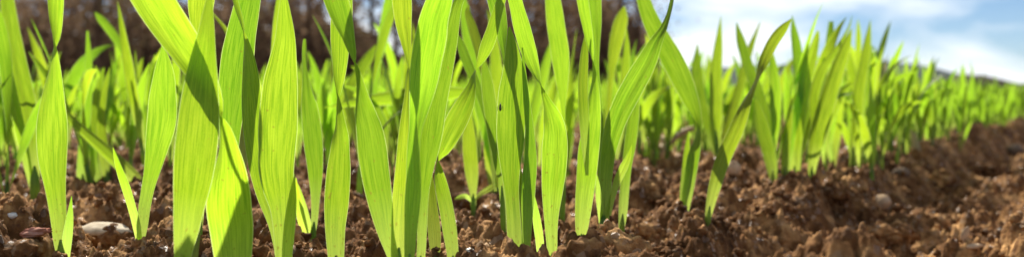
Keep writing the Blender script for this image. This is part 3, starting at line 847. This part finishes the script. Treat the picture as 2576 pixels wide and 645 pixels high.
def rock(name, label, cat, xv, yv, wpx, hpx, mat, seed, depth_ratio=.8, rough=.18, freq=.9, rz=0.0, octv=2, sink=.35, mesh=None, group=None):
    p, d = on_ground(xv, yv)
    V, F = mesh or (IV3, IF3)
    B = lump_shape(V, seed, rough, freq, octv)
    w = wpx / FPX * d / 2; h = hpx / FPX * d / 2
    B = B * np.array((w, w * depth_ratio, h))
    c, s = math.cos(rz), math.sin(rz)
    B = B @ np.array(((c, 0, -s), (0, 1, 0), (s, 0, c))).T
    me = mesh_np(name, B, F)
    o = obj(name, me, mat)
    z = H1(p.x, p.y)
    o.location = (p.x, p.y + w * depth_ratio * .3, z + h * (1 - 2 * sink))
    tag(o, label, cat, group)
    return o

rock("stone", "flat pale cream stone half buried between the two left foreground seedlings", "stone", 265, 598, 158, 44, M_STONE, 3, .6, .22, 1.1, R(-4), sink=.2)
rock("stone", "rust-red and grey stone flake lying at the far left soil", "stone", 84, 592, 74, 24, M_STONE_RED, 5, .6, .6, 1.3, R(8), sink=.3)
rock("stone", "small glinting white quartz stone at the far left soil", "stone", 30, 552, 34, 18, M_QUARTZ, 6, .7, .3, 1.2, R(-6), sink=.2)
rock("stone", "rounded tan pebble in the furrow below the right seedlings", "stone", 2218, 525, 50, 38, M_STONE_TAN, 8, .8, .16, .8, R(12), sink=.2)
rock("stone", "tan pebble half hidden right of the leaning seedling's foot", "stone", 1846, 436, 38, 40, M_STONE_TAN, 9, .8, .2, .9, sink=.25)
rock("stone", "tiny white stone gleaming in front of the second row", "stone", 1817, 335, 24, 24, M_QUARTZ, 10, .8, .2, .9, sink=.1)
rock("stone", "flat grey stone on the soil bank right of the pebble", "stone", 2268, 442, 46, 26, M_STONE_GREY, 12, .7, .2, .9, R(5), sink=.25)
rock("stone", "pale grey stone at the right edge below the crop", "stone", 2558, 388, 44, 30, M_STONE_GREY, 13, .8, .25, .9, sink=.2)
rock("stone", "small white stone lying near the bottom right of the centre cluster", "stone", 1183, 635, 24, 12, M_QUARTZ, 14, .8, .3, 1.1, sink=.2)
rock("stone", "long whitish stone sliver standing in the soil, bottom right", "stone", 2428, 605, 20, 44, M_STONE_TAN, 15, .6, .35, 1.2, R(-14), sink=.15)
rock("stone", "pale flat stone sliver at the bottom edge, right", "stone", 2448, 634, 50, 14, M_STONE_TAN, 16, .6, .3, 1.1, R(6), sink=.2)

CL = [(1555, 630, 150, 56, "lumpy brown clod at the bottom edge before the leaning seedling's stem"),
      (1635, 600, 70, 56, "small knobbly clod topping the lump at the bottom edge, right of centre"),
      (1475, 640, 60, 30, "low dark clod at the bottom edge by the slim seedling's foot"),
      (2375, 462, 62, 50, "dark rounded clod with an orange tinge in the right furrow"),
      (2240, 610, 150, 60, "broad crumbly clod near the bottom edge on the right"),
      (2190, 350, 50, 26, "dark clod at the foot of the receding row on the right"),
      (2500, 440, 110, 46, "long sunlit clod on the right side of the furrow"),
      (905, 470, 66, 60, "shaded clod in the gap left of the folded centre blade"),
      (700, 600, 90, 44, "dark clod at the foot of the tall tapering blade"),
      (275, 610, 110, 34, "crumbly lump of soil in front of the flat pale stone"),
      (55, 636, 90, 26, "crumbly lump of soil below the rust-red flake"),
      (1200, 520, 130, 36, "soil mound carrying the slim second-row seedling"),
      (2080, 500, 120, 40, "dark clod on the rim of the soil bank")]
def clod(label, xv, yv, wpx, hpx, seed):
    p, d = on_ground(xv, yv)
    w = wpx / FPX * d / 2; h = hpx / FPX * d / 2
    ax = np.array((w, max(.5 * w, h), h)); rr = random.Random(seed)
    lum = [lump_shape(IV1, seed * 3 + j, 1.0, 1.5, 3) for j in range(5)]
    VV = [lum[0] * ax * .72]; FF = [IF1]; off = len(IV1)
    for j in range(int(90 + 9000 * w)):
        t = Vector((rr.gauss(0, 1), rr.gauss(0, 1), rr.gauss(0, 1))).normalized()
        c = np.array(t) * ax * rr.uniform(.66, 1.0)
        r = rr.uniform(.0007, .0030) * (.5 + .5 * rr.random())
        q = lum[rr.randrange(5)] * r
        VV.append(q[:, rr.choice(([0, 1, 2], [1, 2, 0], [2, 0, 1]))] + c); FF.append(IF1 + off); off += len(IV1)
    me = mesh_np("soil_clod", np.vstack(VV), np.vstack(FF))
    o = obj("soil_clod", me, M_SOIL)
    o.location = (p.x, p.y + h * .5, H1(p.x, p.y) + h * .15)
    rm = o.modifiers.new("weld", 'REMESH'); rm.mode = 'VOXEL'; rm.voxel_size = max(.00045, w / 45); rm.use_smooth_shade = True
    tag(o, label, "clod", "larger clods of soil")
for i, (x, y, w, h, lab) in enumerate(CL):
    clod(lab, x, y, w, h, 60 + i)

def straw(label, a, b, wpx, mat=M_STRAW, d=None, bend=.0, name="straw"):
    if d is None:
        _, d = on_ground(*a)
    p0 = P(*a, d); p1 = P(*b, d * 1.03)
    pts = [p0.lerp(p1, t) + Vector((0, 0, bend * math.sin(math.pi * t))) for t in np.linspace(0, 1, 10)]
    r = wpx / FPX * d / 2
    V, F, uv = tube(pts, [r * (.8 + .25 * math.sin(5 * t + wpx)) for t in np.linspace(0, 1, 10)], 7)
    o = obj(name, mesh_py(name, V, F, uv), mat)
    tag(o, label, "straw")
    return o
straw("dry brown straw leaning on the soil left of the widest front blade", (428, 556), (388, 500), 13, d=.31, bend=.001)
straw("dry brown straw behind the hourglass seedling's right side", (212, 476), (165, 445), 13, d=.42)
straw("thick bent piece of pale straw lying behind the arching seedling", (1658, 392), (1742, 322), 17, d=.62, bend=.003)
straw("short pale straw end beside the bent straw behind the arching seedling", (1664, 376), (1668, 345), 14, d=.64)

# upright flake of bark, bottom centre
def bark_flake():
    out = [(1393, 660), (1398, 610), (1394, 570), (1401, 582), (1408, 568), (1407, 600), (1411, 612), (1420, 618), (1409, 622), (1411, 660)]
    d = .236
    V = []; n = len(out)
    c = Vector((0, 0, 0))
    pts = [P(x, y, d) for x, y in out]
    for dy in (0, .0016):
        for k, p in enumerate(pts): V.append((p.x, p.y + dy + .0008 * math.sin(k * 2.3), p.z))
    F = [tuple(range(n)), tuple(range(2 * n - 1, n - 1, -1))] + [(i, i + n, (i + 1) % n + n, (i + 1) % n) for i in range(n)]
    o = obj("bark_flake", mesh_py("bark_flake", V, F, None, False), M_BARK_CHIP)
    tag(o, "jagged brown bark flake standing upright at the bottom edge, right of centre", "bark")
bark_flake()

# withered blades among the right rows
for lab, pts, d in (("withered cream blade sticking up among the receding seedlings on the right", [(2190, 262, 8), (2200, 232, 16), (2212, 200, 18), (2222, 170, 14), (2228, 150, 2)], .62),
                    ("short silvery withered blade at the foot of the receding row", [(2308, 392, 16), (2304, 370, 20), (2298, 345, 16), (2290, 325, 3)], .66)):
    V, Q, uv = traced_blade(pts, d, d + .01, 0, n=20, across=4)
    o = obj("withered_blade", mesh_np("withered_blade", V, Q, uv), M_DRY)
    tag(o, lab, "withered blade")

# the insect on its blade
def insect():
    d = .2165
    c = P(1258, 270, d - .0012)
    root = empty("insect", c); tag(root, "tiny dark insect sitting on the shaded part of an upright blade", "insect")
    k = d / FPX
    V, F, _ = tube([c + Vector((0, 0, k * z)) for z in (-9, -7, -3, 1, 4, 6, 8, 9.5)], [k * r for r in (.6, 2.6, 3.6, 3.0, 2.0, 2.4, 2.0, .5)], 8)
    obj("body", mesh_py("body", V, F), M_INSECT, root)
    for s in (-1, 1):
        for z in (-3, 1, 4):
            a = c + Vector((s * k * 2, 0, k * z)); b = c + Vector((s * k * 6, -.0002, k * (z - 1))); e = c + Vector((s * k * 8, .0007, k * (z - 5)))
            V, F, _ = tube([a, b, e], [k * .5, k * .45, k * .3], 5)
            obj("leg", mesh_py("leg", V, F), M_INSECT, root)
        V, F, _ = tube([c + Vector((s * k, 0, k * 9)), c + Vector((s * k * 3, -.0002, k * 14))], [k * .35, k * .2], 5)
        obj("antenna", mesh_py("antenna", V, F), M_INSECT, root)
insect()

# ------------------------------------------------------------------ the wood behind
def leaf_cloud(centres, sizes, rr):
    n = len(centres)
    C = np.asarray(centres); s = np.asarray(sizes)[:, None]
    a = rr.normal(size=(n, 3)); a /= np.linalg.norm(a, axis=1)[:, None]
    b = np.cross(a, rr.normal(size=(n, 3))); b /= np.linalg.norm(b, axis=1)[:, None]
    V = np.stack([C - a * s, C + b * s * .55, C + a * s, C - b * s * .55], 1).reshape(-1, 3)
    Q = np.arange(4 * n).reshape(-1, 4)
    return V, Q

def make_tree(label, x, y, h, r0, seed, mat, group, n_leaf=1500, spread=.2, low=.12):
    rr = np.random.default_rng(seed)
    root = empty("tree", (x, y, 0)); tag(root, label, "tree", group)
    lean = rr.normal(size=2) * .02 * h
    zs = np.linspace(0, 1, 10)
    path = [(x + lean[0] * t * t + .05 * math.sin(5 * t + seed), y + lean[1] * t * t, -.2 + h * t) for t in zs]
    V, F, uv = tube(path, [r0 * (1.15 - 1.05 * t) for t in zs], 9)
    obj("trunk", mesh_py("trunk", V, F, uv), M_BARK, root)
    LV, LF = [], []; off = 0; pts = []; sz = []
    for k in range(26):
        t = low + (0.97 - low) * (k + rr.random()) / 26
        z = h * t; az = rr.random() * 6.283
        ln = h * spread * (1.15 - t) * rr.uniform(.6, 1.25) + .6
        px, py = np.interp(t, zs, [p[0] for p in path]), np.interp(t, zs, [p[1] for p in path])
        up = rr.uniform(.1, .6)
        q = [(px + math.cos(az) * ln * u, py + math.sin(az) * ln * u, z + ln * up * u + .15 * ln * math.sin(u * 3) ) for u in (0, .33, .66, 1)]
        v, f, _ = tube(q, [r0 * .28 * (1.1 - t), r0 * .2 * (1.1 - t), r0 * .12 * (1.1 - t), .01], 5)
        LV.append(v); LF += [tuple(i + off for i in ff) for ff in f]; off += len(v)
        m = int(n_leaf / 26)
        u = rr.random(m) ** .6
        base = np.stack([np.interp(u, (0, .33, .66, 1), [p[c] for p in q]) for c in range(3)], 1)
        pts.append(base + rr.normal(size=(m, 3)) * (.16 * ln + .12)); sz.append(rr.uniform(.06, .2, m))
    obj("limbs", mesh_py("limbs", np.vstack(LV), LF), M_BARK, root)
    V, Q = leaf_cloud(np.vstack(pts), np.concatenate(sz), rr)
    obj("crown", mesh_np("crown", V, Q, None, False), mat, root)

TW = [(-35, 64), (-31, 58), (-27.5, 66), (-24, 57), (-21, 62), (-18.5, 70), (-16, 59), (-13.2, 64), (-10.5, 73), (-7.2, 61), (-5.0, 69), (-2.0, 60), (0.5, 66), (2.6, 58), (4.6, 63), (6.6, 60), (8.3, 64)]
ORD = 'first second third fourth fifth sixth seventh eighth ninth tenth eleventh twelfth thirteenth fourteenth fifteenth sixteenth seventeenth'.split()
for i, (x, y) in enumerate(TW):
    rt = random.Random(i)
    if i == len(TW) - 1: lab = "outermost tree at the wood's right end, thin twigs against the sky"
    else: lab = "blurred brown tree of the wood, %s from the left" % ORD[i]
    make_tree(lab, x, y, rt.uniform(13, 19), rt.uniform(.13, .24), 300 + i, M_TWIGS if i % 3 else M_TWIGS_OLIVE, "trees of the wood", 1500, .2, .10)

def thicket():
    rr = np.random.default_rng(5)
    pts = []; sz = []
    gaps = [(-8.2, 4.6, 1.3, 1.1), (-7.0, 3.0, .6, .9), (-20, 6.0, 1.2, .6), (-10.8, 4.8, .7, .9)]
    while len(pts) < 80000:
        y = rr.uniform(63, 88); x = rr.uniform(-.60 * y, .150 * y)
        top = 8.5 + 2.5 * math.sin(x * .6) + 1.5 * math.sin(x * 1.9)
        edge = np.clip((.150 * y - x) / 3.0, 0, 1)
        z = rr.random() * top * (.25 + .75 * edge)
        X = x / y * 60; Zz = z / y * 60
        if any(((X - g[0]) / g[2]) ** 2 + ((Zz - g[1]) / g[3]) ** 2 < 1 for g in gaps) and rr.random() < .96: continue
        if z > 3 and rr.random() < min(.75, .2 + .11 * (z - 3)): continue
        pts.append((x, y, z)); sz.append(rr.uniform(.13, .36))
    V, Q = leaf_cloud(np.array(pts), np.array(sz), rr)
    o = obj("thicket", mesh_np("thicket", V, Q, None, False), M_TWIGS)
    tag(o, "brown leafless thicket of the wood behind the trees", "thicket", None, "stuff")
thicket()

def ridge(name, x0, x1, y, prof, mat, label, thick, n=160, rough=1.0, seed=1):
    xs = np.linspace(x0, x1, n)
    top = np.interp(xs, [p[0] for p in prof], [p[1] for p in prof]) + rough * fbm(xs * 3.0 / max(1e-6, rough * 10), xs * 0 + seed, seed, 4)
    V = []
    for k, (dy, f) in enumerate(((-thick, 0), (-thick * .6, .55), (-thick * .2, .9), (0, 1), (thick * .6, .8), (thick, 0))):
        for x, t in zip(xs, top): V.append((x, y + dy, max(-1.0, t * f) if f else -1.5))
    a = np.arange(5)[:, None] * n + np.arange(n - 1)[None, :]
    Q = np.stack([a, a + 1, a + n + 1, a + n], -1).reshape(-1, 4)
    o = obj(name, mesh_np(name, V, Q), mat)
    tag(o, label, None, None, "structure")
K = 2600 / FPX
ridge("hills", -600, 2000, 2600, [(-600, 40), (0, 60), ((1700 - 1287) * K, 60), ((1950 - 1287) * K, 66), ((2100 - 1287) * K, 80), ((2200 - 1287) * K, 84), ((2300 - 1287) * K, 70), ((2380 - 1287) * K, 36), ((2480 - 1287) * K, 14), (2000, 6)], M_HILL, "low blue-green wooded hill on the horizon", 400, 220, 10, 3)
K = 420 / FPX
ridge("far_wood", 80, 330, 420, [(80, 1), ((2330 - 1287) * K, 2.5), ((2420 - 1287) * K, 7.5), ((2480 - 1287) * K, 6.5), ((2560 - 1287) * K, 3.2), (330, 3)], M_HEDGE, "low brownish line of far woodland at the right horizon", 14, 200, 1.2, 9)

# ------------------------------------------------------------------ haze: the air out to the hills
def haze():
    x0, x1, y0, y1, z0, z1 = -3200, 3200, -60, 3300, -4, 130
    V = [(x, y, z) for z in (z0, z1) for y in (y0, y1) for x in (x0, x1)]
    F = [(0, 2, 3, 1), (4, 5, 7, 6), (0, 1, 5, 4), (2, 6, 7, 3), (0, 4, 6, 2), (1, 3, 7, 5)]
    m, N, L, out = new_mat("haze_air")
    v = N.new("ShaderNodeVolumePrincipled")
    v.inputs["Color"].default_value = (0.80, 0.88, 1.0, 1)
    v.inputs["Density"].default_value = 0.00003
    v.inputs["Anisotropy"].default_value = 0.3
    L.new(v.outputs[0], out.inputs["Volume"])
    o = obj("haze", mesh_py("haze", V, F, None, False), m)
    tag(o, "thin pale haze over the distance", "haze", None, "stuff")
haze()
print("TRIS", sum(len(o.data.loops) - 2 * len(o.data.polygons) for o in bpy.data.objects if o.type == 'MESH'))
